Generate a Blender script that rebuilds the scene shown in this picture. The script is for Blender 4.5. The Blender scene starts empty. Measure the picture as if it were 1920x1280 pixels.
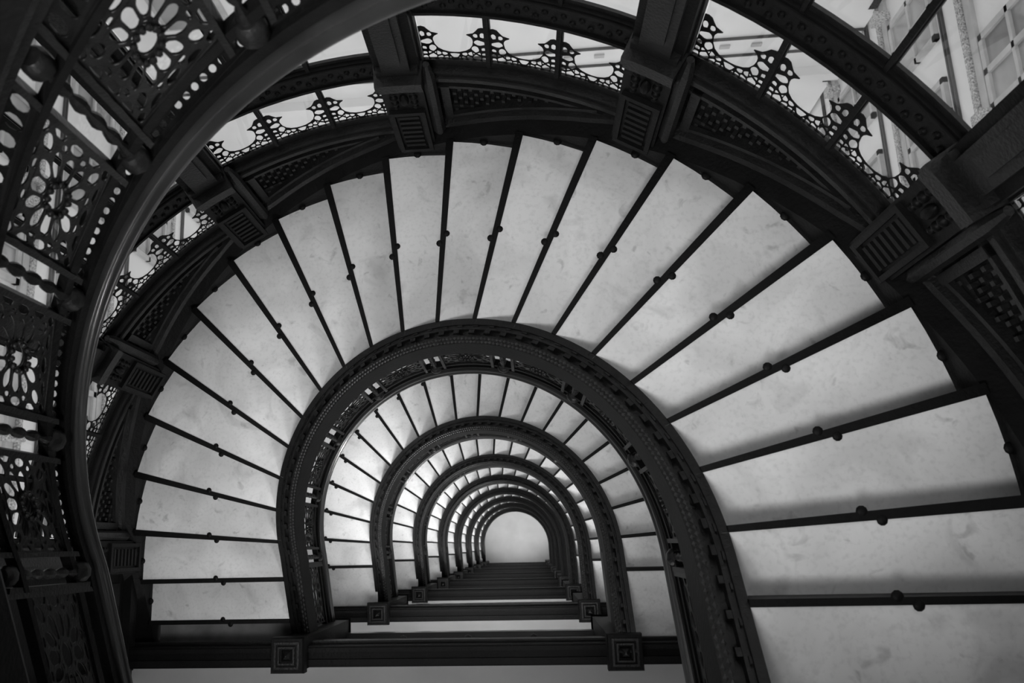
import bpy, bmesh, math, random
from mathutils import Vector, Matrix
random.seed(7)
C = bpy.context.scene.collection
PI = math.pi; rad = math.radians; cos = math.cos; sin = math.sin

# ------------------------------------------------------------------ camera, sky, exposure
# Plan frame: (x, y) seen in the picture, h = height above the camera.  World = (-x, y, h + ZC); the view looks up the stair well.
ZC = 1.25
def M(x, y, h): return Vector((-x, y, h + ZC))
CAM = dict(f=1816.6, pitch=0.29307, roll=-0.40265, yaw=0.36611, cx=0.4813, cy=0.0452, ppx=-178.1, ppy=-126.3)
def camera():
    c, s = cos(CAM['pitch']), sin(CAM['pitch'])
    fw = Vector((0, s, -c)); up = Vector((0, c, s)); rt = Vector((1, 0, 0))
    cr, sr = cos(CAM['roll']), sin(CAM['roll'])
    rt2 = cr*rt + sr*up; up2 = -sr*rt + cr*up
    Rz = Matrix.Rotation(CAM['yaw'], 3, 'Z')
    conv = lambda v: Vector((-v.x, v.y, -v.z))
    fw, rt2, up2 = [conv(Rz @ v) for v in (fw, rt2, up2)]
    cd = bpy.data.cameras.new('camera'); o = bpy.data.objects.new('camera', cd); C.objects.link(o)
    m = Matrix((rt2, up2, -fw)).transposed().to_4x4(); m.translation = M(CAM['cx'], CAM['cy'], 0)
    o.matrix_world = m
    cd.sensor_width = 36; cd.sensor_fit = 'HORIZONTAL'; cd.lens = CAM['f']*36/1920
    cd.shift_x = -CAM['ppx']/1920; cd.shift_y = CAM['ppy']/1920
    cd.clip_start = .05; cd.clip_end = 300
    cd.dof.use_dof = True; cd.dof.focus_distance = 5.0; cd.dof.aperture_fstop = 5.6
    bpy.context.scene.camera = o
camera()
SC = bpy.context.scene
SC.view_settings.view_transform = 'Standard'; SC.view_settings.look = 'None'
SC.view_settings.exposure = 0.0; SC.view_settings.gamma = 1.0; SC.view_settings.use_curve_mapping = False
W = bpy.data.worlds.new('overcast_sky'); SC.world = W; W.use_nodes = True
bg = W.node_tree.nodes['Background']; bg.inputs[0].default_value = (1, 1, 1, 1); bg.inputs[1].default_value = 1.3
FILL_POWER = 150.0  # base power of the added fill lights

# ------------------------------------------------------------------ materials
def mat(name, base, rough=.5, spec=.5, metallic=0., noise=None, coat=0., bump=None):
    m = bpy.data.materials.new(name); m.use_nodes = True; nt = m.node_tree; b = nt.nodes['Principled BSDF']
    b.inputs['Base Color'].default_value = (base, base, base, 1); b.inputs['Roughness'].default_value = rough
    b.inputs['Specular IOR Level'].default_value = spec; b.inputs['Metallic'].default_value = metallic
    if coat: b.inputs['Coat Weight'].default_value = coat; b.inputs['Coat Roughness'].default_value = .12
    tc = nt.nodes.new('ShaderNodeTexCoord')
    if noise:
        sc, amt = noise
        n = nt.nodes.new('ShaderNodeTexNoise'); n.inputs['Scale'].default_value = sc; n.inputs['Detail'].default_value = 5
        r = nt.nodes.new('ShaderNodeValToRGB'); lo, hi = base*(1-amt), min(1, base*(1+amt))
        r.color_ramp.elements[0].color = (lo, lo, lo, 1); r.color_ramp.elements[1].color = (hi, hi, hi, 1)
        r.color_ramp.elements[0].position = .3; r.color_ramp.elements[1].position = .7
        nt.links.new(tc.outputs['Object'], n.inputs['Vector']); nt.links.new(n.outputs['Fac'], r.inputs['Fac']); nt.links.new(r.outputs['Color'], b.inputs['Base Color'])
    if bump:
        sc, st = bump
        n2 = nt.nodes.new('ShaderNodeTexNoise'); n2.inputs['Scale'].default_value = sc; n2.inputs['Detail'].default_value = 4
        bp = nt.nodes.new('ShaderNodeBump'); bp.inputs['Strength'].default_value = st; bp.inputs['Distance'].default_value = .01
        nt.links.new(tc.outputs['Object'], n2.inputs['Vector']); nt.links.new(n2.outputs['Fac'], bp.inputs['Height']); nt.links.new(bp.outputs['Normal'], b.inputs['Normal'])
    return m
IRON = mat('dark_iron', .0042, .55, .16, noise=(9, .35), bump=(60, .25))
IRON2 = mat('bronzed_iron', .0075, .42, .35, noise=(14, .4), bump=(80, .3))
WORN = mat('rubbed_iron', .035, .38, .6, noise=(40, .5))
WOOD = mat('polished_dark_wood', .018, .30, .8, coat=.35, noise=(4, .4))
PLASTER = mat('pale_plaster', .62, .8, .2, noise=(3, .06))
STONE = mat('white_glazed_brick', .92, .45, .4, noise=(.8, .05))
CARVE = mat('carved_terracotta', .5, .7, .3, noise=(26, .75), bump=(30, .8))
SHADED_STONE = mat('shaded_stone', .22, .7, .3, noise=(7, .3))  # darker stone, shade of the first slab put into the colour
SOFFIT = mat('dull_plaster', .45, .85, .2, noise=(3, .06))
LEDGE = mat('grey_ledge', .07, .7, .3)
FRAME = mat('grey_window_frame', .55, .5, .4, noise=(3, .15))
PANE = mat('dim_window_pane', .36, .12, .6, noise=(.5, .5))
FILL_GLOW = bpy.data.materials.new('fill_lamp_glow'); FILL_GLOW.use_nodes = True  # glow of the added, unseen fill lamps
_b = FILL_GLOW.node_tree.nodes['Principled BSDF']; _b.inputs['Emission Color'].default_value = (1, 1, 1, 1); _b.inputs['Emission Strength'].default_value = 6
def glass():
    m = bpy.data.materials.new('clear_glass'); m.use_nodes = True; nt = m.node_tree; nt.nodes.clear()
    o = nt.nodes.new('ShaderNodeOutputMaterial'); mx = nt.nodes.new('ShaderNodeMixShader'); t = nt.nodes.new('ShaderNodeBsdfTransparent')
    g = nt.nodes.new('ShaderNodeBsdfGlossy'); mx.inputs[0].default_value = .05
    t.inputs[0].default_value = (.95, .95, .95, 1); g.inputs['Roughness'].default_value = .02
    nt.links.new(t.outputs[0], mx.inputs[1]); nt.links.new(g.outputs[0], mx.inputs[2]); nt.links.new(mx.outputs[0], o.inputs[0])
    return m
GLASS = glass()
def marble():
    m = mat('worn_white_marble', .8, .55, .3); nt = m.node_tree; b = nt.nodes['Principled BSDF']; L = nt.links.new
    tc = nt.nodes['Texture Coordinate']; oi = nt.nodes.new('ShaderNodeObjectInfo')
    ad = nt.nodes.new('ShaderNodeVectorMath'); ad.operation = 'MULTIPLY_ADD'
    ad.inputs[1].default_value = (1, 1, 1)
    cmb = nt.nodes.new('ShaderNodeCombineXYZ'); mul = nt.nodes.new('ShaderNodeMath'); mul.operation = 'MULTIPLY'; mul.inputs[1].default_value = 37.
    L(oi.outputs['Random'], mul.inputs[0]); L(mul.outputs[0], cmb.inputs[0]); L(mul.outputs[0], cmb.inputs[2])
    L(tc.outputs['Object'], ad.inputs[0]); L(cmb.outputs[0], ad.inputs[2])
    def ramp(src, p0, v0, p1, v1):
        r = nt.nodes.new('ShaderNodeValToRGB'); r.color_ramp.elements[0].position = p0; r.color_ramp.elements[1].position = p1
        r.color_ramp.elements[0].color = (v0, v0, v0, 1); r.color_ramp.elements[1].color = (v1, v1, v1, 1); L(src, r.inputs[0]); return r.outputs[0]
    def noise(scale, det, dist=0., stretch=None):
        n = nt.nodes.new('ShaderNodeTexNoise'); n.inputs['Scale'].default_value = scale; n.inputs['Detail'].default_value = det; n.inputs['Distortion'].default_value = dist
        L(ad.outputs[0], n.inputs['Vector']); return n.outputs['Fac']
    cloud = ramp(noise(2.6, 6, .8), .3, .64, .62, .86)
    vein = ramp(noise(3.0, 8, 2.2), .28, .80, .42, 1.0)
    spots = ramp(noise(14., 3, .6), .26, .72, .36, 1.0)
    fine = ramp(noise(60., 3), .25, .88, .5, 1.0)
    def mulc(a, c):
        x = nt.nodes.new('ShaderNodeMix'); x.data_type = 'RGBA'; x.blend_type = 'MULTIPLY'; x.inputs[0].default_value = 1.
        L(a, x.inputs[6]); L(c, x.inputs[7]); return x.outputs[2]
    L(mulc(mulc(mulc(cloud, vein), spots), fine), b.inputs['Base Color'])
    return m
MARBLE = marble()

# ------------------------------------------------------------------ object helpers
def tag(o, label=None, cat=None, group=None, kind=None):
    if label: o['label'] = label
    if cat: o['category'] = cat
    if group: o['group'] = group
    if kind: o['kind'] = kind
    return o
def thing(name, loc, label, cat, group=None, kind=None):
    o = bpy.data.objects.new(name, None); C.objects.link(o); o.location = loc; o.empty_display_size = .1
    return tag(o, label, cat, group, kind)
def link(name, me, material, parent=None, rotz=0., dz=0.):
    o = bpy.data.objects.new(name, me); C.objects.link(o)
    if material is not None and not me.materials: me.materials.append(material)
    o.rotation_euler = (0, 0, rotz); o.location = (0, 0, dz)
    if parent is not None:
        o.parent = parent
        top = parent
        off = Vector((0, 0, 0))
        if parent.parent is None: o.matrix_parent_inverse = Matrix.Translation(-parent.location) if parent.type == 'EMPTY' else parent.matrix_basis.inverted()
        else:
            g = parent.parent
            pw = (Matrix.Translation(g.location) if g.type == 'EMPTY' else g.matrix_basis) @ parent.matrix_parent_inverse @ parent.matrix_basis
            o.matrix_parent_inverse = pw.inverted()
    return o
class MB:
    def __init__(s): s.v = []; s.f = []
    def quad_strip(s, rings, closed=True, caps=True):
        b = len(s.v); n = len(rings[0])
        for r in rings: s.v += [M(*q) for q in r]
        for i in range(len(rings)-1):
            for j in range(n if closed else n-1):
                a = b+i*n+j; c = b+i*n+(j+1) % n; s.f.append((a, c, c+n, a+n))
        if caps and closed:
            s.f.append(tuple(b+j for j in range(n))[::-1]); s.f.append(tuple(b+(len(rings)-1)*n+j for j in range(n)))
        return s
    def box(s, x0, x1, y0, y1, h0, h1):
        return s.quad_strip([[(x0, y0, h0), (x1, y0, h0), (x1, y1, h0), (x0, y1, h0)], [(x0, y0, h1), (x1, y0, h1), (x1, y1, h1), (x0, y1, h1)]])
    def pbox(s, R0, R1, t0, t1, h0, h1, n=1, hl=0.):      # polar box, angles in degrees, hl = height gained per degree
        rings = []
        for i in range(n+1):
            t = t0+(t1-t0)*i/n; c, q = cos(rad(t)), sin(rad(t)); e = hl*t
            rings.append([(R0*c, R0*q, h0+e), (R1*c, R1*q, h0+e), (R1*c, R1*q, h1+e), (R0*c, R0*q, h1+e)])
        return s.quad_strip(rings)
    def tube(s, pts, r, n=6):
        rings = []
        for i, p in enumerate(pts):
            p = Vector(p); a = Vector(pts[max(0, i-1)]); b = Vector(pts[min(len(pts)-1, i+1)]); d = (b-a).normalized()
            u = d.cross(Vector((0.31, .2, .93))).normalized(); w = d.cross(u)
            rr = r[i] if isinstance(r, (list, tuple)) else r
            rings.append([tuple(p+rr*(cos(2*PI*k/n)*u+sin(2*PI*k/n)*w)) for k in range(n)])
        return s.quad_strip(rings)
    def ball(s, p, r, n=8, m=5, sz=1.):
        rings = []
        for i in range(m+1):
            a = PI*i/m; q = max(.02, sin(a))*r
            rings.append([(p[0]+q*cos(2*PI*k/n), p[1]+q*sin(2*PI*k/n), p[2]-cos(a)*r*sz) for k in range(n)])
        return s.quad_strip(rings)
    def mesh(s, name, smooth=False):
        me = bpy.data.meshes.new(name); me.from_pydata(s.v, [], s.f); me.validate()
        bm = bmesh.new(); bm.from_mesh(me); bmesh.ops.recalc_face_normals(bm, faces=bm.faces); bm.to_mesh(me); bm.free()
        if smooth:
            me.polygons.foreach_set('use_smooth', [True]*len(me.polygons))
            try: me.set_sharp_from_angle(angle=rad(38))
            except Exception: pass
        return me
    def build(s, name, material, parent=None, smooth=False): return link(name, s.mesh(name, smooth), material, parent)

# ------------------------------------------------------------------ stair geometry
R_RISE = .17468; H0 = 6.3014; LEV = 3.4935; TH3 = 164.72; DTH = 10.08
KA = 3-(180-TH3)/DTH; KB = 3+TH3/DTH                     # step index at the two ends of the half circle
GOL, GOR = .255, .20                                     # going of the straight steps
def hk(k): return H0-R_RISE*k
def th(k): return TH3-DTH*(k-3)
def kof(t): return 3+(TH3-t)/DTH
def up(k, R):
    if k < KA: return (-R, -(KA-k)*GOL)
    if k > KB: return (R, -(k-KB)*GOR)
    a = rad(th(k)); return (R*cos(a), R*sin(a))
KMIN = KA-.56/GOL; KMAX = KB+.56/GOR
def off(j): return LEV*j if j >= 0 else -3.72
def ks(k0, k1, st=.22):
    n = max(1, int(math.ceil((k1-k0)/st))); a = [k0+(k1-k0)*i/n for i in range(n+1)]
    return a
def sweep(prof, k0, k1, dh, st=.22):
    rings = []
    for k in ks(k0, k1, st):
        h = hk(k)+dh; rings.append([(*up(k, R), h+z) for R, z in prof])
    return MB().quad_strip(rings)
ORD = ['lowest', 'first', 'second', 'third', 'fourth', 'fifth', 'sixth', 'seventh', 'eighth']
RO, RI = 1.95, 1.03

# ------------------------------------------------------------------ the shell: floor, top ceiling, side walls
MB().box(-3.2, 3.2, -3.6, 2.3, -1.45, -1.25).build('floor', PLASTER)
tag(bpy.data.objects['floor'], 'pale floor under the lowest flight, behind the camera', 'floor', kind='structure')
HTOP = hk(0)+LEV*7+3.3
MB().box(-3.2, 3.2, -3.6, 2.3, HTOP, HTOP+.2).build('ceiling', PLASTER)
tag(bpy.data.objects['ceiling'], 'bright plain ceiling closing the well far above, seen as a small arch', 'ceiling', kind='structure')
for sx, nm, lb in ((-1, 'wall_left', 'dark iron panelled wall left of the straight steps'), (1, 'wall_right', 'dark iron panelled wall right of the straight steps')):
    w = thing(nm, M(sx*2.1, -.35, -1.25), lb, 'wall', kind='structure')
    MB().box(min(sx*2.06, sx*2.2), max(sx*2.06, sx*2.2), -.72, .02, -1.25, HTOP).build('wall_plate', IRON, w)
    for j in range(-1, 8):
        for (y0, y1, a, b) in ((-.66, -.60, -2.4, .0), (-.06, 0., -2.4, .0), (-.6, -.06, -.1, .0), (-.6, -.06, -2.4, -2.3), (-.52, -.14, -.55, -.2), (-.52, -.14, -2.2, -.7)):
            d = .05 if y1-y0 < .1 or b-a < .15 else .018
            xx = (sx*(2.06-d), sx*2.06)
            MB().box(min(xx), max(xx), y0, y1, 6.2+a+off(j), 6.2+b+off(j)).build('wall_panel', IRON, w)
    MB().box(min(sx*2.06, sx*3.2), max(sx*2.06, sx*3.2), -.84, -.72, -1.25, HTOP).build('wall_return', PLASTER, w)
    xx = (sx*3.0, sx*3.2)
    MB().box(min(xx), max(xx), -3.6, -.84, -1.25, HTOP).build('hall_wall', PLASTER, w)
tag(MB().box(-3.2, 3.2, -3.6, -3.4, -1.25, HTOP).build('wall_back', PLASTER), 'pale hall wall behind the landings, below the picture', 'wall', kind='structure')

# ------------------------------------------------------------------ oriel wall: piers, spandrels, windows
BAY = 30.0; T0 = 74.6; RW = 2.05; HL = R_RISE/DTH
def bay_head(b): return 3.775+.527*b
def inst(name, me, material, parent, t, dh): return link(name, me, material, parent, -rad(t), dh)
def frect(mb, pts, R0, R1):           # polygon in (theta, h) extruded between two radii
    n = len(pts); mb.quad_strip([[(R*cos(rad(t)), R*sin(rad(t)), h) for t, h in pts] for R in (R0, R1)]); return mb
hrel = hk(kof(T0))-bay_head(0)        # stair level above the window head at the bay's middle
# spandrel plate with wedge shaped sunk panel
mb = MB(); rings = []
for i in range(13):
    t = -12.6+25.2*i/12; c, s = cos(rad(t)), sin(rad(t)); top = hrel+HL*t+.28
    rings.append([(2.072*c, 2.072*s, -.005), (2.084*c, 2.084*s, -.005), (2.084*c, 2.084*s, top), (2.072*c, 2.072*s, top)])
ME_SP = mb.quad_strip(rings).mesh('spandrel')
ME_LINTEL = MB().pbox(2.0715, 2.0845, -12.4, 12.4, -.006, .05, 10).pbox(2.035, 2.075, -12.4, 12.4, .05, .075, 10).pbox(2.02, 2.075, -12.4, 12.4, .075, .105, 10).mesh('lintel')
ME_BAND = MB().pbox(2.045, 2.075, -12, 12, .135, .155, 10).mesh('lintel_band')
mb = MB()      # sunk panel frame: bottom rail, sloping top rail, left stile
for i in range(12):
    pass
mb.pbox(2.035, 2.075, -11, 11.3, .175, .197, 10)
rr = []
ME_PFRAME = mb.mesh('panel_rail')
mb = MB(); rings = []
for i in range(13):
    t = -9.6+21.2*i/12; c, s = cos(rad(t)), sin(rad(t)); h = hrel+HL*t-.135
    rings.append([(2.03*c, 2.03*s, h), (2.08*c, 2.08*s, h-.01), (2.08*c, 2.08*s, h+.035), (2.03*c, 2.03*s, h+.025)])
ME_PTOP = mb.quad_strip(rings).mesh('sloping_rail')
rings = []
for i in range(17):                    # round bead that follows the steps, dipping at its lower end
    t = -12.4+24.8*i/16; c, s = cos(rad(t)), sin(rad(t)); h = hrel+HL*t-.045-.02*max(0, (abs(t)-9)/3.4)
    rings.append([((2.045+.035*cos(a))*c, (2.045+.035*cos(a))*s, h+.035*sin(a)) for a in [2*PI*q/8 for q in range(8)]])
ME_BEAD = MB().quad_strip(rings).mesh('step_bead', True)
ME_STILE = MB().pbox(2.03, 2.075, 9.3, 10.4, .175, .15+.36).pbox(2.02, 2.09, 11.2, 12.3, .05, .60).mesh('panel_stile')
rings = []
ME_SCROLL = MB().tube([(2.02*cos(rad(11.8)), 2.02*sin(rad(11.8)), h) for h in (.04, .1, .2, .34, .5, .56)], [.02, .035, .028, .03, .035, .02], 8).mesh('scroll_bracket', True)
mb = MB(); q = 0                       # rows of small studs filling the sunk panel
for i in range(26):
    t = -8.6+17.4*i/25
    for rwi in range(7):
        h = .215+.042*rwi
        if h > hrel+HL*t-.165: break
        if (i+rwi) % 2: continue
        for sgn in (0,): mb.pbox(2.045, 2.075, t-.22, t+.22, h, h+.024)
ME_STUD = mb.mesh('panel_studs')
ME_APRON = MB().pbox(2.04, 2.105, -12.6, 12.6, -3.6, -2.45, 8).mesh('apron')
# pier pieces, built about theta = 0, h = 0 at the head of the lower bay on its right
def pier_meshes():
    d = {}
    d['pier'] = MB().pbox(2.0, 2.09, -2.75, 2.75, -3.6, .06, 2).mesh('pier')
    d['pier_fillet'] = MB().pbox(1.965, 2.02, -1.75, 1.75, -3.4, -.1, 1).pbox(1.95, 2.0, -.9, .9, -3.2, -.2, 1).mesh('pier_fillet')
    d['capital'] = MB().pbox(1.925, 2.11, -3.0, 3.0, -.06, -.01, 2).pbox(1.95, 2.11, -2.85, 2.85, -.01, .06, 2).pbox(1.97, 2.11, -2.6, 2.6, -.10, -.06, 2).mesh('capital')
    mb = MB()
    for s in (-1, 1):
        for z, r0 in ((.1, .016), (.15, .02), (.2, .018), (.24, .014)):
            mb.ball((1.972*cos(rad(s*1.3)), 1.965*sin(rad(s*1.3)), z), r0, 8, 5)
    mb.ball((1.968, 0, .17), .022, 8, 5, 2.2)
    d['leaf_boss'] = mb.mesh('leaf_boss', True)
    d['upper_block'] = MB().pbox(1.975, 2.11, -2.75, 2.75, .06, 1.15, 2).mesh('upper_block')
    mb = MB().pbox(1.955, 1.98, -2.4, 2.4, .28, .31).pbox(1.955, 1.98, -2.4, 2.4, .70, .73).pbox(1.955, 1.98, -2.4, -1.8, .31, .70).pbox(1.955, 1.98, 1.8, 2.4, .31, .70)
    for i in range(7): mb.pbox(1.96, 1.98, -1.4, 1.4, .335+.052*i, .36+.052*i)
    d['block_panel'] = mb.mesh('block_panel')
    return d
PM = pier_meshes()
ME_PROLL = MB().tube([(2.0*cos(rad(-3.6)), 2.0*sin(rad(-3.6)), h) for h in (-.1, 0, .15, .35, .55, .62)], [.015, .03, .03, .03, .032, .01], 8).mesh('side_roll', True)
NAMES = {-2: 'rightmost', -1: 'upper right', 0: 'top centre', 1: 'top left', 2: 'upper left', 3: 'far left'}
wo = thing('wall_outer', M(0, RW, -1.25), 'dark cast-iron bay wall with stepped panels curving round the stair', 'wall', kind='structure')
for j in (0,):
    for b in range(-2, 4):
        t = T0+BAY*b; dh = bay_head(b)+off(j)
        s = inst('spandrel', ME_SP, IRON, wo, t, dh)
        for n, me, mt in (('lintel', ME_LINTEL, IRON2), ('lintel_band', ME_BAND, IRON2), ('panel_rail', ME_PFRAME, IRON2), ('sloping_rail', ME_PTOP, IRON2), ('step_bead', ME_BEAD, IRON2), ('panel_stile', ME_STILE, IRON2), ('scroll_bracket', ME_SCROLL, IRON2)):
            inst(n, me, mt, s, t, dh)
        tag(inst('panel_studs', ME_STUD, IRON2, s, t, dh), kind='stuff')
        inst('apron', ME_APRON, IRON, wo, t, dh)
    for b in range(-2, 5):
        t = T0+BAY*b-15.; dh = bay_head(b-1)+off(j)
        pr = inst('pier', PM['pier'], IRON, wo, t, dh)
        for n in ('pier_fillet', 'capital', 'upper_block', 'leaf_boss', 'block_panel'): inst(n, PM[n], IRON2 if n in ('capital', 'pier_fillet') else IRON, pr, t, dh)
        inst('side_roll', ME_PROLL, IRON2, pr, t, dh)
# lower apron down to the floor
mb = MB()
for b in range(-2, 4):
    t = T0+BAY*b; mb.pbox(2.05, 2.11, t-15, t+15, -1.25, bay_head(b)-3.55, 8)
mb.build('lower_apron', IRON, wo)
# storeys above: same bays, hidden behind the flights, joined
mb = MB()
for j in range(1, 9):
    for b in range(-2, 4):
        t = T0+BAY*b; h = bay_head(b)+off(j)
        if h > HTOP+.2: continue
        mb.pbox(2.05, 2.11, t-12.6, t+12.6, h, h+.5, 6); mb.pbox(2.03, 2.10, t-12.6, t+12.6, h-.63, h-.43, 6)
        mb.pbox(2.05, 2.11, t-12.6, t+12.6, h-3.1, h-2.45, 6)
        for q in (-4.1, 4.1): mb.pbox(2.04, 2.1, t+q-.5, t+q+.5, h-2.5, h)
    for b in range(-2, 5):
        t = T0+BAY*b-15; h = bay_head(b)+off(j); mb.pbox(2.0, 2.11, t-2.7, t+2.7, h-3.6, min(HTOP, h+1.1), 2)
tag(mb.build('wall_upper', IRON), 'iron bay wall of the storeys above, behind the higher flights', 'wall', kind='structure')

# ---- windows
def plate(outline, holes, thick):
    """flat plate with holes as (verts2d+w, faces) through a filled 2D curve"""
    cu = bpy.data.curves.new('plate', 'CURVE'); cu.dimensions = '2D'; cu.fill_mode = 'BOTH'; cu.extrude = thick/2
    for poly in [outline]+holes:
        sp = cu.splines.new('POLY'); sp.points.add(len(poly)-1); sp.use_cyclic_u = True
        for p, q in zip(sp.points, poly): p.co = (q[0], q[1], 0, 1)
    o = bpy.data.objects.new('plate', cu); C.objects.link(o); bpy.context.view_layer.update()
    me = bpy.data.meshes.new_from_object(o.evaluated_get(bpy.context.evaluated_depsgraph_get()))
    bpy.data.objects.remove(o); bpy.data.curves.remove(cu)
    return me
def spread(polys, gap, ol=None):
    """shrink holes about their centres until none touches another (or the outline)"""
    cen = [(sum(p[0] for p in q)/len(q), sum(p[1] for p in q)/len(q)) for q in polys]
    rad_ = [max(math.dist(c, p) for p in q) for c, q in zip(cen, polys)]
    for it in range(60):
        bad = set()
        for i in range(len(polys)):
            for k in range(i):
                if math.dist(cen[i], cen[k]) > rad_[i]+rad_[k]+gap: continue
                if min(math.dist(a, b) for a in polys[i] for b in polys[k]) < gap or any(((p[0]-cen[k][0])**2+(p[1]-cen[k][1])**2)**.5 < .02 for p in polys[i]): bad |= {i, k}
            if ol and min(math.dist(a, b) for a in polys[i] for b in ol) < gap: bad.add(i)
        if not bad: break
        for i in bad: polys[i] = [(cen[i][0]+(p[0]-cen[i][0])*.95, cen[i][1]+(p[1]-cen[i][1])*.95) for p in polys[i]]; rad_[i] *= .95
    return polys
def clip(poly, c, d, e):
    """keep the side of the line where (p - c) . d <= e"""
    o = []; n = len(poly); f = [(p[0]-c[0])*d[0]+(p[1]-c[1])*d[1]-e for p in poly]
    for i in range(n):
        a, b = poly[i], poly[(i+1) % n]; fa, fb = f[i], f[(i+1) % n]
        if fa <= 0: o.append(a)
        if fa*fb < 0: t = fa/(fa-fb); o.append((a[0]+(b[0]-a[0])*t, a[1]+(b[1]-a[1])*t))
    return o
def cells(seeds, gap, grow):
    """rounded cells grown from elliptical seeds (u, v, a, b, rot) until only webs of width gap remain"""
    out = []
    for i, (u, v, a, b, r) in enumerate(seeds):
        poly = ell(u, v, a*grow, b*grow, r, 24)
        for k, (u2, v2, a2, b2, r2) in enumerate(seeds):
            if k == i: continue
            dx, dy = u2-u, v2-v; L = math.hypot(dx, dy)
            if L > .9: continue
            dx, dy = dx/L, dy/L
            def ext(aa, bb, rr):      # half width of a seed along the joining line
                q = math.atan2(dy, dx)-rr; return aa*bb/math.hypot(bb*cos(q), aa*sin(q))
            e1, e2 = ext(a, b, r), ext(a2, b2, r2)
            poly = clip(poly, (u, v), (dx, dy), max(.006, L*e1/(e1+e2)-gap/2))
            if len(poly) < 3: break
        if len(poly) < 3: continue
        for _ in range(1):            # round the corners
            n = len(poly); q = []
            for m_ in range(n):
                p0, p1 = poly[m_], poly[(m_+1) % n]
                if math.dist(p0, p1) < .004: q.append(((p0[0]+p1[0])/2, (p0[1]+p1[1])/2)); continue
                q += [(p0[0]*.75+p1[0]*.25, p0[1]*.75+p1[1]*.25), (p0[0]*.25+p1[0]*.75, p0[1]*.25+p1[1]*.75)]
            poly = q
        out.append(poly)
    return out
def dens(poly, n=6): return [(a[0]+(b[0]-a[0])*i/n, a[1]+(b[1]-a[1])*i/n) for a, b in zip(poly, poly[1:]+poly[:1]) for i in range(n)]
def remap(me, fn):
    bm = bmesh.new(); bm.from_mesh(me); bmesh.ops.remove_doubles(bm, verts=bm.verts, dist=1e-5)
    for v in bm.verts: v.co = fn(*v.co)
    bmesh.ops.recalc_face_normals(bm, faces=bm.faces); bm.to_mesh(me); bm.free(); me.materials.clear(); return me
def ell(u, v, a, b, rot=0., n=14, sq=1.):
    o = []
    for i in range(n):
        t = 2*PI*i/n; x = a*math.copysign(abs(cos(t))**sq, cos(t)); y = b*math.copysign(abs(sin(t))**sq, sin(t))
        o.append((u+x*cos(rot)-y*sin(rot), v+x*sin(rot)+y*cos(rot)))
    return o
# hanging lace along the window head: outline runs round the two bird-like finials; v = depth below the head
half = [(0, 0), (0, .585), (.05, .592), (.10, .575), (.145, .525), (.185, .487), (.285, .462), (.225, .430), (.200, .395), (.196, .35), (.212, .275), (.256, .208), (.325, .165), (.42, .138)]
outl = half+[(.5, .133)]+[(1-u, v) for u, v in half[::-1]]
hol = [(.052, .455, .045, .062, .2), (.148, .452, .030, .030, .6), (.092, .325, .076, .052, .1), (.058, .215, .050, .046, 0), (.160, .205, .050, .055, -.7),
       (.150, .065, .062, .040, .1), (.045, .125, .036, .032, .2), (.045, .045, .034, .034, 0), (.245, .118, .052, .030, -.5), (.270, .045, .044, .026, .1), (.345, .105, .045, .026, -.3), (.362, .040, .036, .022, 0), (.118, .132, .028, .022, .4), (.205, .126, .018, .020, 0), (.43, .035, .022, .016, 0)]
seeds = [q for (u, v, a, b2, r) in hol for q in ((u, v, a, b2, r), (1-u, v, a, b2, -r))]+[(.5, .078, .115, .034, 0)]
holes = cells(seeds, .014, 1.3)
PW = 7.55; LACEW = rad(PW)*RW
holes = spread(holes, .011, dens(outl))
lm_ = plate(outl, holes, .004)
ME_LACE = remap(lm_, lambda u, v, w: M(*[(RW+.028+w)*f for f in (cos(rad((u-.5)*PW)), sin(rad((u-.5)*PW)))], -v*LACEW*1.74))
ME_LACE.name = 'lace_grille'
ME_MULL = MB().pbox(2.065, 2.086, -.36, .36, -2.46, 0).pbox(2.05, 2.07, -.22, .22, -2.46, 0).mesh('mullion')
ME_TRANS = MB().pbox(2.052, 2.0845, -12.4, 12.4, -.585, -.415, 10).pbox(2.042, 2.055, -12.4, 12.4, -.44, -.42, 10).pbox(2.042, 2.055, -12.4, 12.4, -.575, -.555, 10).mesh('transom')
ME_TORN = MB()
for i in range(24):
    t = -11.5+23*i/23; ME_TORN.ball((2.052*cos(rad(t)), 2.052*sin(rad(t)), -.498+.018*((-1)**i)), .014, 6, 4, 1.2)
ME_TORN = ME_TORN.mesh('transom_ornament', True)
ME_BEADS = [MB().pbox(2.068, 2.081, -3.75, 3.75, -.612, -.585, 4).mesh('glazing_bead')]
ME_JAMB = MB().pbox(2.04, 2.086, -.28, .28, -2.46, 0).mesh('jamb')
ME_SILL = MB().pbox(1.97, 2.11, -12.6, 12.6, -2.52, -2.45, 10).mesh('sill')
ME_PU = MB().pbox(2.0812, 2.084, -3.72, 3.72, -.415, .0, 4).mesh('upper_pane')
ME_PL = MB().pbox(2.0812, 2.084, -3.72, 3.72, -2.46, -.585, 4).mesh('lower_pane')
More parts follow.
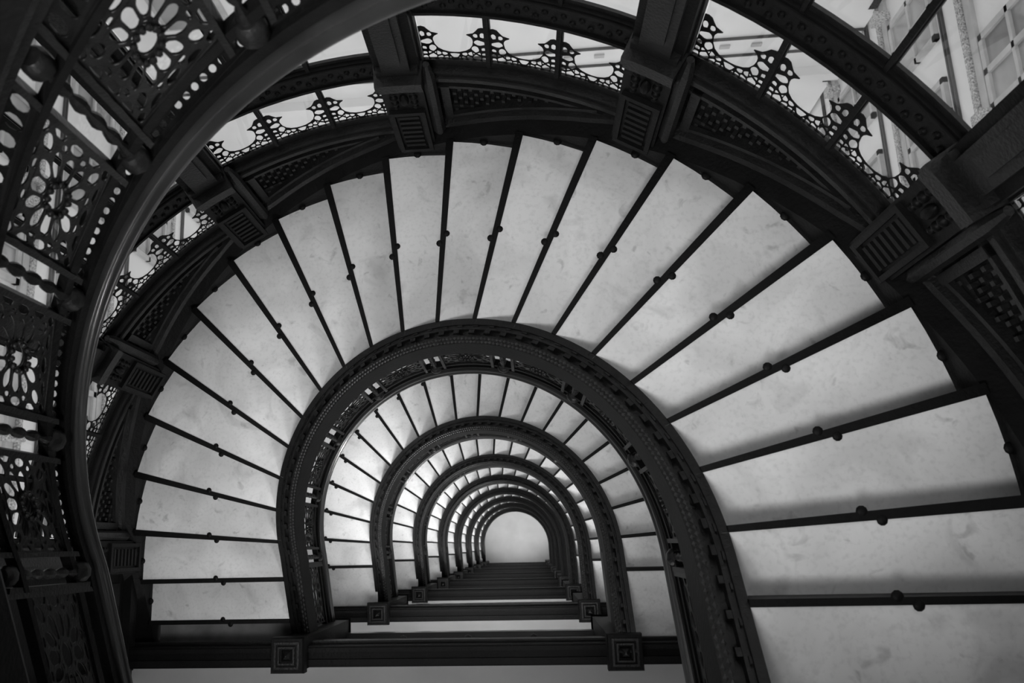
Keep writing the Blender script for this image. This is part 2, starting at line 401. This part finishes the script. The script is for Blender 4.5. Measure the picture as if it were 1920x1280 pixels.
for i, b in enumerate(range(-2, 4)):
    t = T0+BAY*b; dh = bay_head(b)
    w = thing('window_%d' % (i+1), M(RW*cos(rad(t)), RW*sin(rad(t)), dh-2.45), '%s stair window, three panes hung with lacy ironwork along the top edge' % NAMES[b], 'window', kind='structure')
    for q in (-4.1, 4.1): inst('mullion', ME_MULL, IRON, w, t+q, dh)
    tr = inst('transom', ME_TRANS, IRON, w, t, dh); tag(inst('transom_ornament', ME_TORN, IRON, tr, t, dh), kind='stuff')
    for q in (-12.3, 12.3): inst('jamb', ME_JAMB, IRON, w, t+q, dh)
    inst('sill', ME_SILL, IRON, w, t, dh)
    for q in (-8.15, 0, 8.15):
        inst('upper_pane', ME_PU, GLASS, w, t+q, dh); inst('lower_pane', ME_PL, GLASS, w, t+q, dh)
        inst('lace_grille', ME_LACE, IRON, w, t+q, dh); inst('glazing_bead', ME_BEADS[0], IRON2, w, t+q, dh)

# ------------------------------------------------------------------ stair flights
def line(k, R): x, y = up(k, R); return x, y
def tread(ka, kb, h, yend=None, th_=.035, ro=RO):
    n = max(2, int(round((kb-ka)*4))); poly = []
    if yend is None:
        poly = [line(ka+(kb-ka)*i/n, ro) for i in range(n+1)]+[line(kb+(ka-kb)*i/n, RI) for i in range(n+1)]
    else:
        sx, y0, y1 = yend; poly = [(sx*ro, y0), (sx*ro, y1), (sx*RI, y1), (sx*RI, y0)]
    return MB().quad_strip([[(x, y, h) for x, y in poly], [(x, y, h+th_) for x, y in poly]])
def flight(j):
    dh = off(j); kfirst = 0 if j <= 0 else 1
    nm = ['nearest flight, its stair rail sweeping across the left edge', 'largest flight of fanned marble steps filling the picture'] + ['%s ring of marble steps inward from the largest flight' % ORD[q] for q in range(1, 8)]
    f = thing('stair_flight', M(1.5, -.5, hk(21)+dh), nm[j+1] if j+1 else nm[0], 'stairs', 'stone flights stacked up the well')
    for k in range(kfirst-1, 21):
        h = hk(k)+dh
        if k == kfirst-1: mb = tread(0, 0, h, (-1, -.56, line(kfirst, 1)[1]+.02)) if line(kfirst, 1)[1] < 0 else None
        elif k == 20: mb = tread(0, 0, h, (1, -.56, line(20, 1)[1]))
        else: mb = tread(k, k+1.06, h)
        if mb is None: continue
        t = mb.build('tread' if k >= kfirst or j > 0 else 'shaded_slab', MARBLE if k >= kfirst or j > 0 else SHADED_STONE, f)  # lower flights: first slab coloured darker for the shade it lies in
        if k < kfirst: continue
        # riser: iron plate with a flat foot on the uphill side of the joint
        dk = .026/(rad(DTH)*1.4)
        rings = []
        for kk in (k, k-dk): rings.append([(*line(kk, R), z) for R, z in ((RO+.012, h-.004), (1.05, h-.004), (1.05, h+R_RISE), (RO+.012, h+R_RISE))])
        ri = MB().quad_strip(rings).build('riser', IRON, f)
        if j in (0, 1):
            sz = .015
            a = Vector((*line(k+.004, 1.48), h-.002)); b = Vector((*line(k-dk-.004, 1.43), h))
            MB().ball(tuple(a), .016, 10, 6, .4).build('bolt', IRON, ri, True)
            MB().ball(tuple(b), .017, 10, 6, .4).build('bolt', IRON, ri, True)
        if j == 0 and k < 20:
            x, y = line(k+.42+.12*random.random(), RO+.010)
            MB().ball((x, y, h), .02, 10, 6, .4).build('end_clip', IRON, t, True)
    # inner string with grooved soffit
    prof = [(1.052, 0), (1.052, .24), (.99, .27), (.945, .27), (.940, .25), (.945, .23), (.945, .03), (.936, 0), (.974, 0), (.978, .03), (.998, .03), (1.002, 0), (1.012, 0), (1.014, .012), (1.022, .012), (1.024, 0)]
    s = sweep(prof, KMIN, KMAX, dh).build('stair_string', IRON2, f)
    sweep([(.938, .012), (.946, .012), (.946, .245), (.936, .245)], KMIN, KMAX, dh).build('string_face', IRON, s)
    if j <= 3:
        mb = MB(); q = KMIN+.1; i = 0
        while q < KMAX-.1:
            h = hk(q)+dh; q2 = q+.028/(1.0*rad(DTH)) if KA < q < KB else q+.1
            for R0, R1, dd in ((.986, 1.001, .0), (1.0145, 1.0215, .5)):
                qa = q+dd*.2; qb = qa+(q2-q)*(1 if dd == 0 else .8)
                mb.quad_strip([[(*up(kk, R), hk(kk)+dh+z) for R, z in ((R0, .001), (R1, .001), (R1, .03), (R0, .03))] for kk in (qa, qb)])
            q += .43; i += 1
        tag(mb.build('scalloped_edge', IRON2, s), kind='stuff')
        mb = MB(); q = KMIN+.05; i = 0
        while q < KMAX-.05:
            w = .055
            for R0, dd in ((.946, 0), (.962, w)):
                c = [(q+dd-w, R0), (q+dd, R0-.008), (q+dd+w, R0), (q+dd, R0+.008)]
                b0 = len(mb.v); mb.v += [M(*up(kk, R), hk(kk)+dh+.0005) for kk, R in c]+[M(*up(q+dd, R0), hk(q+dd)+dh-.008)]
                mb.f += [(b0, b0+1, b0+4), (b0+1, b0+2, b0+4), (b0+2, b0+3, b0+4), (b0+3, b0, b0+4)]
            q += 2*w; i += 1
        tag(mb.build('carved_border', WORN, s), kind='stuff')
    # wall string behind the step ends
    rings = []
    for k in ks(KMIN-.3, KMAX, .3):
        rings.append([(*up(k, R), hk(k)+dh+z) for R, z in ((1.965, .02), (2.06, -.03), (2.06, .30), (1.965, .30))])
    MB().quad_strip(rings).build('wall_string', IRON, f)
    return f
for j in range(-1, 8): flight(j)

# ------------------------------------------------------------------ balustrades
MOD = 22.7
# rosette panel: |u|,|v| <= 1
PA = 15.4; PH = .327; ZB = .465
out_ = [(-1, -1), (1, -1), (1, 1), (-1, 1)]
sd = [(0, 0, .185, .17, 0)]+[(sx*.155, sy*.26, .045, .045, 0) for sx in (-1, 1) for sy in (-1, 1)]
for i in range(12):
    a = 2*PI*i/12; big = i % 3 == 0; rr_ = .50 if big else .54
    sd.append((rr_*cos(a), rr_*sin(a), .18 if big else .20, .125 if big else .105, a))
for sx in (-1, 1):
    for sy in (-1, 1):
        sd += [(sx*.68, sy*.66, .14, .10, sx*sy*.8), (sx*.90, sy*.48, .055, .2, 0), (sx*.46, sy*.90, .2, .055, 0), (sx*.87, sy*.87, .085, .085, 0), (sx*.77, sy*.27, .05, .08, 0), (sx*.27, sy*.77, .08, .05, 0)]
    sd += [(sx*.87, 0, .08, .16, 0), (0, sx*.87, .15, .08, 0)]
ph = [[(min(.965, max(-.965, p[0])), min(.965, max(-.965, p[1]))) for p in q] for q in cells(sd, .05, 1.12)]
ph = spread(ph, .03)
pm = plate(out_, ph, .007)
RP = 1.0
def mp(u, v, w):
    t = u*PA/2; return M((RP+w)*cos(rad(t)), (RP+w)*sin(rad(t)), ZB+(v+1)/2*PH+HL*t)
ME_PANEL_FLAT = pm.copy()
ME_PANEL = remap(pm, mp); ME_PANEL.name = 'rosette_panel'
mb = MB()
for i in range(12):
    a = 2*PI*(i+.5)/12; t = .27*cos(a)*PA/2; mb.ball(((RP-.012)*cos(rad(t)), (RP-.012)*sin(rad(t)), ZB+PH/2+.27*sin(a)*PH/2+HL*t), .009, 6, 4)
ME_BOSS = mb.mesh('rosette_boss', True)
ME_FBAR = MB().pbox(.985, 1.015, -.45, .45, .30, .86, 1, HL).mesh('flat_bar')
tb = [(1.0, 0, .36+.52*i/26) for i in range(27)]
ME_TWIST = MB().tube(tb, [.007+.010*abs(sin(PI*i/26*6.5)) for i in range(27)], 8).mesh('twisted_baluster', True)
def collar(z, r, hh): return MB().tube([(1.0, 0, z-hh), (1.0, 0, z-hh*.6), (1.0, 0, z+hh*.6), (1.0, 0, z+hh)], [r*.7, r, r, r*.7], 10).mesh('collar', True)
ME_COL = [collar(.385, .030, .03), collar(.845, .034, .034)]
BW = MOD; bo = [(-.5, 0), (.5, 0), (.5, 1), (-.5, 1)]
bh = [ell(-.5+(i+.5)/14, .72, .024, .22, 0, 10) for i in range(14)]
bmesh_ = plate(bo, bh, .004)
ME_BEAD2 = remap(bmesh_, lambda u, v, w: M((1.02+w)*cos(rad(u*BW)), (1.02+w)*sin(rad(u*BW)), (.822+.085*v)+HL*u*BW)); ME_BEAD2.name = 'bead_strip'
fo = [(-.5, 0), (.5, 0), (.5, 1), (-.5, 1)]
fh = [ell(-.5+(i+.5)/7, .5, .052, .34, .0, 10) for i in range(7)]
ME_FRIEZE = remap(plate(fo, fh, .005), lambda u, v, w: M((1.0+w)*cos(rad(u*PA)), (1.0+w)*sin(rad(u*PA)), (.33+.112*v)+HL*u*PA)); ME_FRIEZE.name = 'frieze_strip'
# straight versions (plan strip along y at x = R, y = 0..; slope of the straight steps), unit length
def straight_mesh(kind, sx, slope, y0, y1):
    """a straight run of balustrade panel between y0 and y1 (plan), h relative to the line at y0"""
    me = ME_PANEL_FLAT.copy()
    return remap(me, lambda u, v, w: M(sx*(RP+w), y0+(u+1)/2*(y1-y0), ZB+(v+1)/2*PH+slope*((u+1)/2*(y1-y0))))
PROF_HAND = [(.995+.018*cos(rad(a)), .965+.020*sin(rad(a))) for a in range(285, 125, -20)]+[(.988+.018*cos(rad(a)), 1.008+.022*sin(rad(a))) for a in range(235, 75, -20)]+[(1.01, 1.04), (1.035, 1.035), (1.05, 1.015), (1.055, .99), (1.05, .96), (1.035, .945), (1.02, .942)]
def balustrade(j):
    dh = off(j)
    nm = ['dark lacework balustrade with polished handrail, blurred near the camera at left', 'balustrade edging the largest flight around the open well'] + ['balustrade of the %s smaller ring of steps inward' % ORD[q] for q in range(1, 8)]
    b = thing('balustrade', M(0, 1.0, hk(kof(90))+dh), nm[j+1], 'railing', 'curved balustrades around the well')
    h_ = sweep(PROF_HAND, KMIN, KMAX, dh, .15).mesh('handrail', True); link('handrail', h_, WOOD, b)
    sweep([(.990, .905), (1.024, .905), (1.024, .945), (.990, .945)], KMIN, KMAX, dh).build('under_rail', IRON, b)
    sweep([(.988, .79), (1.022, .79), (1.022, .824), (.988, .824)], KMIN, KMAX, dh).build('top_rail', IRON, b)
    sweep([(.983, .44), (1.017, .44), (1.017, .467), (.983, .467)], KMIN, KMAX, dh).build('lower_rail', IRON, b)
    sweep([(.985, .295), (1.015, .295), (1.015, .332), (.985, .332)], KMIN, KMAX, dh).build('base_rail', IRON2, b)
    for n in range(-4, 5):
        t = 90+MOD*n
        if not -1.5 < t < 181.5: continue
        k = kof(t); z = hk(k)+dh
        tw = inst('twisted_baluster', ME_TWIST, IRON2, b, t, z)
        for me in ME_COL: inst('collar', me, IRON2, tw, t, z)
        for q in (-3.3, 3.3): inst('flat_bar', ME_FBAR, IRON2, b, t+q, hk(kof(t+q))+dh)
    for n in range(-4, 4):
        t = 90+MOD*(n+.5); z = hk(kof(t))+dh
        p = inst('rosette_panel', ME_PANEL, IRON2, b, t, z)
        if j <= 0: inst('rosette_boss', ME_BOSS, IRON2, p, t, z)
        inst('bead_strip', ME_BEAD2, IRON, b, t, z); inst('frieze_strip', ME_FRIEZE, IRON, b, t, z)
    # straight ends
    for sx, go, k0 in ((-1, GOL, KA), (1, GOR, KB)):
        sl = (-R_RISE/go if sx > 0 else R_RISE/go)*-1      # h change per unit y
        for (y0, y1) in ((-.46, -.07),):
            me = straight_mesh('p', sx, sl, y0, y1); kk = k0-(-y0)/go if sx < 0 else k0+(-y0)/go
            link('rosette_panel', me, IRON2, b, 0, hk(kk)+dh)
        for y in (-.055, -.49):
            kk = k0+y/go if sx < 0 else k0-y/go; z = hk(kk)+dh
            MB().box(min(sx*.985, sx*1.015), max(sx*.985, sx*1.015), y-.008, y+.008, z+.36, z+.88).build('flat_bar', IRON2, b)
    return b
for j in range(-1, 8): balustrade(j)

# ------------------------------------------------------------------ landings with edge beams, their railings and newels
def landing(j):
    dh = off(j); nm = ['landing just above the camera, below the picture', 'pale landing soffit with dark edge beam along the bottom edge']+['%s landing edge beam up the well behind the bottom one' % ORD[q] for q in range(1, 8)]
    l = thing('landing', M(0, -.6, 6.1+dh), nm[j+1], 'landing', 'landings at the open side of the well')
    MB().box(-2.06, 2.06, -3.4, -.64, 6.3+dh, 6.52+dh).build('landing_slab', SOFFIT, l)
    for sx in (-1, 1):
        xx = (sx*2.06, sx*3.0); MB().box(min(xx), max(xx), -3.4, -.84, 6.3+dh, 6.52+dh).build('landing_slab', SOFFIT, l)
    be = MB().box(-2.06, 2.06, -.645, -.525, 6.13+dh, 6.58+dh).build('edge_beam', IRON, l)
    MB().box(-2.06, 2.06, -.635, -.60, 6.11+dh, 6.14+dh).build('beam_fillet', IRON, be)
    MB().box(-2.06, 2.06, -.56, -.535, 6.115+dh, 6.14+dh).build('beam_fillet', IRON, be)
    MB().box(-2.06, 2.06, -.53, -.505, 6.24+dh, 6.30+dh).build('beam_moulding', IRON2, be)
    r = thing('landing_railing', M(0, -.61, 6.55+dh), nm[j+1].replace('landing soffit with dark edge beam', 'lit railing on the landing').replace('landing edge beam', 'landing railing').replace('landing just', 'landing railing just').replace('pale lit', 'straight'), 'railing', 'straight railings along the landings')
    x0, x1 = -.93, .93; z = 6.45+dh
    MB().quad_strip([[(x, -.61+a, z+b) for a, b in ((-.05, .96), (-.055, 1.0), (-.03, 1.05), (.03, 1.05), (.055, 1.0), (.05, .96), (0, .94))] for x in (x0, x1)]).build('handrail', WOOD, r, True)
    for a, b2 in ((.80, .84), (.44, .467), (.905, .945)): MB().box(x0, x1, -.627, -.593, z+a, z+b2).build('rail_bar', IRON, r)
    MB().box(x0, x1, -.64, -.58, z+.1, z+.36).build('base_plate', IRON2, r)
    n = 4; w = (x1-x0)/n
    for i in range(n):
        a = x0+w*i
        me = ME_PANEL_FLAT.copy(); remap(me, lambda u, v, ww: M(a+.055+(u+1)/2*(w-.11), -.61+ww, z+ZB+(v+1)/2*PH)); link('rosette_panel', me, IRON2, r)
        for xx in (a+.045, a+w-.045): MB().box(xx-.008, xx+.008, -.622, -.598, z+.36, z+.88).build('flat_bar', IRON2, r)
        if i:
            tw = MB().tube([(a, -.61, z+.36+.52*q/26) for q in range(27)], [.007+.010*abs(sin(PI*q/26*6.5)) for q in range(27)], 8).build('twisted_baluster', IRON2, r, True)
            for zz, rr2 in ((.385, .03), (.845, .034)): MB().ball((a, -.60, z+zz), rr2, 8, 5).build('collar', IRON2, tw, True)
    for sx, lab in ((-1, 'left'), (1, 'right')):
        lb = ('square iron newel drop %s of the %s' % (lab, ['nearest landing below the picture', 'bottom edge beam, largest of its side'][j+1])) if j < 1 else 'square iron newel drop, %s side, %s landing up from the bottom beam' % (lab, ORD[j])
        cx, cy, h = sx*.978, -.56, 5.945+dh
        nw = thing('newel_post', M(cx, cy, h), lb, 'newel', 'newel posts at the landing corners')
        def sq(r0, ha, hb, r1=None):
            r1 = r1 or r0
            return [[(cx-r0, cy-r0, ha), (cx+r0, cy-r0, ha), (cx+r0, cy+r0, ha), (cx-r0, cy+r0, ha)], [(cx-r1, cy-r1, hb), (cx+r1, cy-r1, hb), (cx+r1, cy+r1, hb), (cx-r1, cy+r1, hb)]]
        MB().quad_strip(sq(.088, h+.02, h+1.62)).build('shaft', IRON, nw)
        d = MB().quad_strip(sq(.092, h, h+.02, .1)).build('drop_cap', IRON, nw); 
        MB().quad_strip(sq(.1, h+.02, h+.1)).build('drop_collar', IRON, nw)
        fr = MB()
        for (a, b2, z0) in ((.075, .062, .012), (.05, .04, .02)):
            for (xa, xb, ya, yb) in ((-a, a, -a, -b2), (-a, a, b2, a), (-a, -b2, -b2, b2), (b2, a, -b2, b2)): fr.box(cx+xa, cx+xb, cy+ya, cy+yb, h-z0, h+.001)
        fr.build('square_moulding', IRON2, d)
        MB().quad_strip(sq(.004, h-.03, h, .032)).build('pyramid_boss', IRON2, d)
        MB().quad_strip(sq(.1, h+1.55, h+1.62, .06)).build('top_cap', IRON, nw)
for j in range(-1, 8): landing(j)

# ------------------------------------------------------------------ added fill lights on stems behind the landing railings, two per landing
def fill_uplight(x, y, hh, label, power, d, spot):
    l = thing('fill_uplight', M(x, y, hh), label, 'lamp', 'added fill lights behind the landing railings')
    p = Vector((x, y, hh))
    MB().tube([tuple(p+Vector((0, 0, -1.05))), tuple(p+Vector((0, 0, -1.03)))], .12, 14).build('foot', IRON, l)
    MB().tube([tuple(p+Vector((0, 0, -1.03))), tuple(p+Vector((0, 0, -.06)))], .014, 8).build('stem', IRON, l)
    MB().tube([tuple(p-d*.06), tuple(p-d*.03), tuple(p+d*.07)], [.03, .07, .10], 14).build('reflector', IRON, l, True)
    MB().tube([tuple(p+d*.071), tuple(p+d*.075)], .09, 14).build('lens', FILL_GLOW, l, True)
    ld = bpy.data.lights.new('fill_uplight_beam', 'SPOT'); ld.energy = power; ld.shadow_soft_size = .3; ld.spot_size = rad(spot); ld.spot_blend = .8
    o = bpy.data.objects.new('fill_uplight_beam', ld); C.objects.link(o); o.parent = l; o.matrix_parent_inverse = Matrix.Translation(-l.location)
    q = p+d*.11; o.location = M(*q); o.rotation_euler = Vector((-d.x, d.y, d.z)).to_track_quat('-Z', 'Y').to_euler()
for j in range(-2, 8):
    fl = -1.25 if j == -2 else 6.52+off(j)
    for sx, lab in ((-1, 'left'), (1, 'right')):
        pw, x, d, sp = {-2: (1.0, -.6, (.1, .66, .74), 92) if sx < 0 else (1.45, .22, (.24, .71, .66), 84), -1: (.46, sx*.6, (-.22, .60, .77), 92), 7: (.36, sx*.6, (-.15*sx, .68, .74), 92)}.get(j, (1., sx*.6, (-.15*sx, .68, .74), 92))
        fill_uplight(x, -.80, fl+1.12, 'added fill light on a stem, out of view behind the railing, %s side, %s' % (lab, 'on the floor below the camera' if j == -2 else ORD[j+1]+' landing'), FILL_POWER*pw, Vector(d).normalized(), sp)
# one added globe per landing on the hall wall, brightens the landing soffits
for j in range(-1, 8):
    hh = 6.3+off(j)-1.1; l = thing('fill_wall_lamp', M(0, -3.38, hh), 'added fill globe on the hall wall under the %s landing' % ORD[j+1], 'lamp', 'added fill globes on the hall wall')
    MB().tube([(0, -3.40, hh), (0, -3.37, hh)], .06, 12).build('back_plate', IRON, l)
    MB().tube([(0, -3.38, hh), (0, -3.28, hh-.03), (0, -3.22, hh+.02)], .012, 8).build('arm', IRON, l)
    MB().ball((0, -3.22, hh+.12), .10, 14, 8).build('globe', FILL_GLOW, l, True)
    ld = bpy.data.lights.new('fill_globe_light', 'POINT'); ld.energy = 56 if j < 1 else 190; ld.shadow_soft_size = .12
    o = bpy.data.objects.new('fill_globe_light', ld); C.objects.link(o); o.parent = l; o.matrix_parent_inverse = Matrix.Translation(-l.location); o.location = M(0, -3.08, hh+.12)

# ------------------------------------------------------------------ light court outside
def court_wing(name, sx, label):
    X = 9.3*sx
    g = thing(name, M(X, 8, -4), label, 'building')
    b = lambda x0, x1, y0, y1, h0, h1: MB().box(min(x0, x1), max(x0, x1), y0, y1, h0, h1)
    b(X, X+sx*.5, -3, 14, -6, 38).build('wall', STONE, g)
    wm = {}
    for s in range(-2, 6):
        h = 17.75+3.76*s
        if h > 36: continue
        b(X-sx*.14, X, -3, 14, h-.07, h+.07).build('carved_course', CARVE, g)
        b(X-sx*.05, X, -3, 14, h+.84, h+.90).build('ledge', LEDGE, g); b(X-sx*.05, X, -3, 14, h+.95, h+1.0).build('ledge', LEDGE, g)
        b(X-sx*.08, X, -3, 14, h-.38, h-.12).build('grey_band', FRAME, g)
        y = .4; i = 0
        while y < 12.5:
            y0, y1, h0, h1 = y, y+1.5, h+1.15, h+3.3
            w = MB()
            for (ya, yb, ha, hb) in ((y0, y0+.12, h0, h1), (y1-.12, y1, h0, h1), (y0, y1, h0, h0+.14), (y0, y1, h1-.14, h1), (y0+.69, y0+.81, h0, h1), (y0, y1, h0+1.0, h0+1.1)):
                w.box(min(X-sx*.1, X), max(X-sx*.1, X), ya, yb, ha, hb)
            w = w.build('window', FRAME, g)
            b(X-sx*.04, X, y0+.05, y1-.05, h0+.05, h1-.05).build('pane', PANE, w)
            if i % 2 == 0:
                for bk in (0, 1): b(X-sx*.3, X, y1+.2+.5*bk, y1+.4+.5*bk, h-.5, h-.07).build('bracket', CARVE, g)
            y += 2.35; i += 1
    return g
court_wing('court_building', 1, 'white court building seen through the right-hand windows, with carved courses')
court_wing('court_building', -1, 'white court building seen through the left-hand windows, with carved courses')
fb = thing('court_building', M(0, 12, -4), 'white court building straight beyond the top centre window', 'building')
MB().box(-9.2, 9.2, 12, 12.5, -6, 38).build('wall', STONE, fb)
for h, t_, d in ((22.3, .06, .06), (23.2, .05, .06), (24.2, .4, .25)): MB().box(-9.2, 9.2, 12-d, 12, h, h+t_).build('cornice', LEDGE if t_ < .2 else STONE, fb)
for i in range(24): MB().box(-9+.78*i, -8.75+.78*i, 11.95, 12, 22.65, 22.8).build('dentil', FRAME, fb)
for i in range(4):
    x = -7.5+4.3*i
    for h in (14.0, 17.6):
        w = MB().box(x, x+1.6, 11.9, 12, h, h+2.2).build('window', FRAME, fb); MB().box(x+.12, x+.74, 11.86, 11.95, h+.12, h+2.08).build('pane', PANE, w); MB().box(x+.86, x+1.48, 11.86, 11.95, h+.12, h+2.08).build('pane', PANE, w)
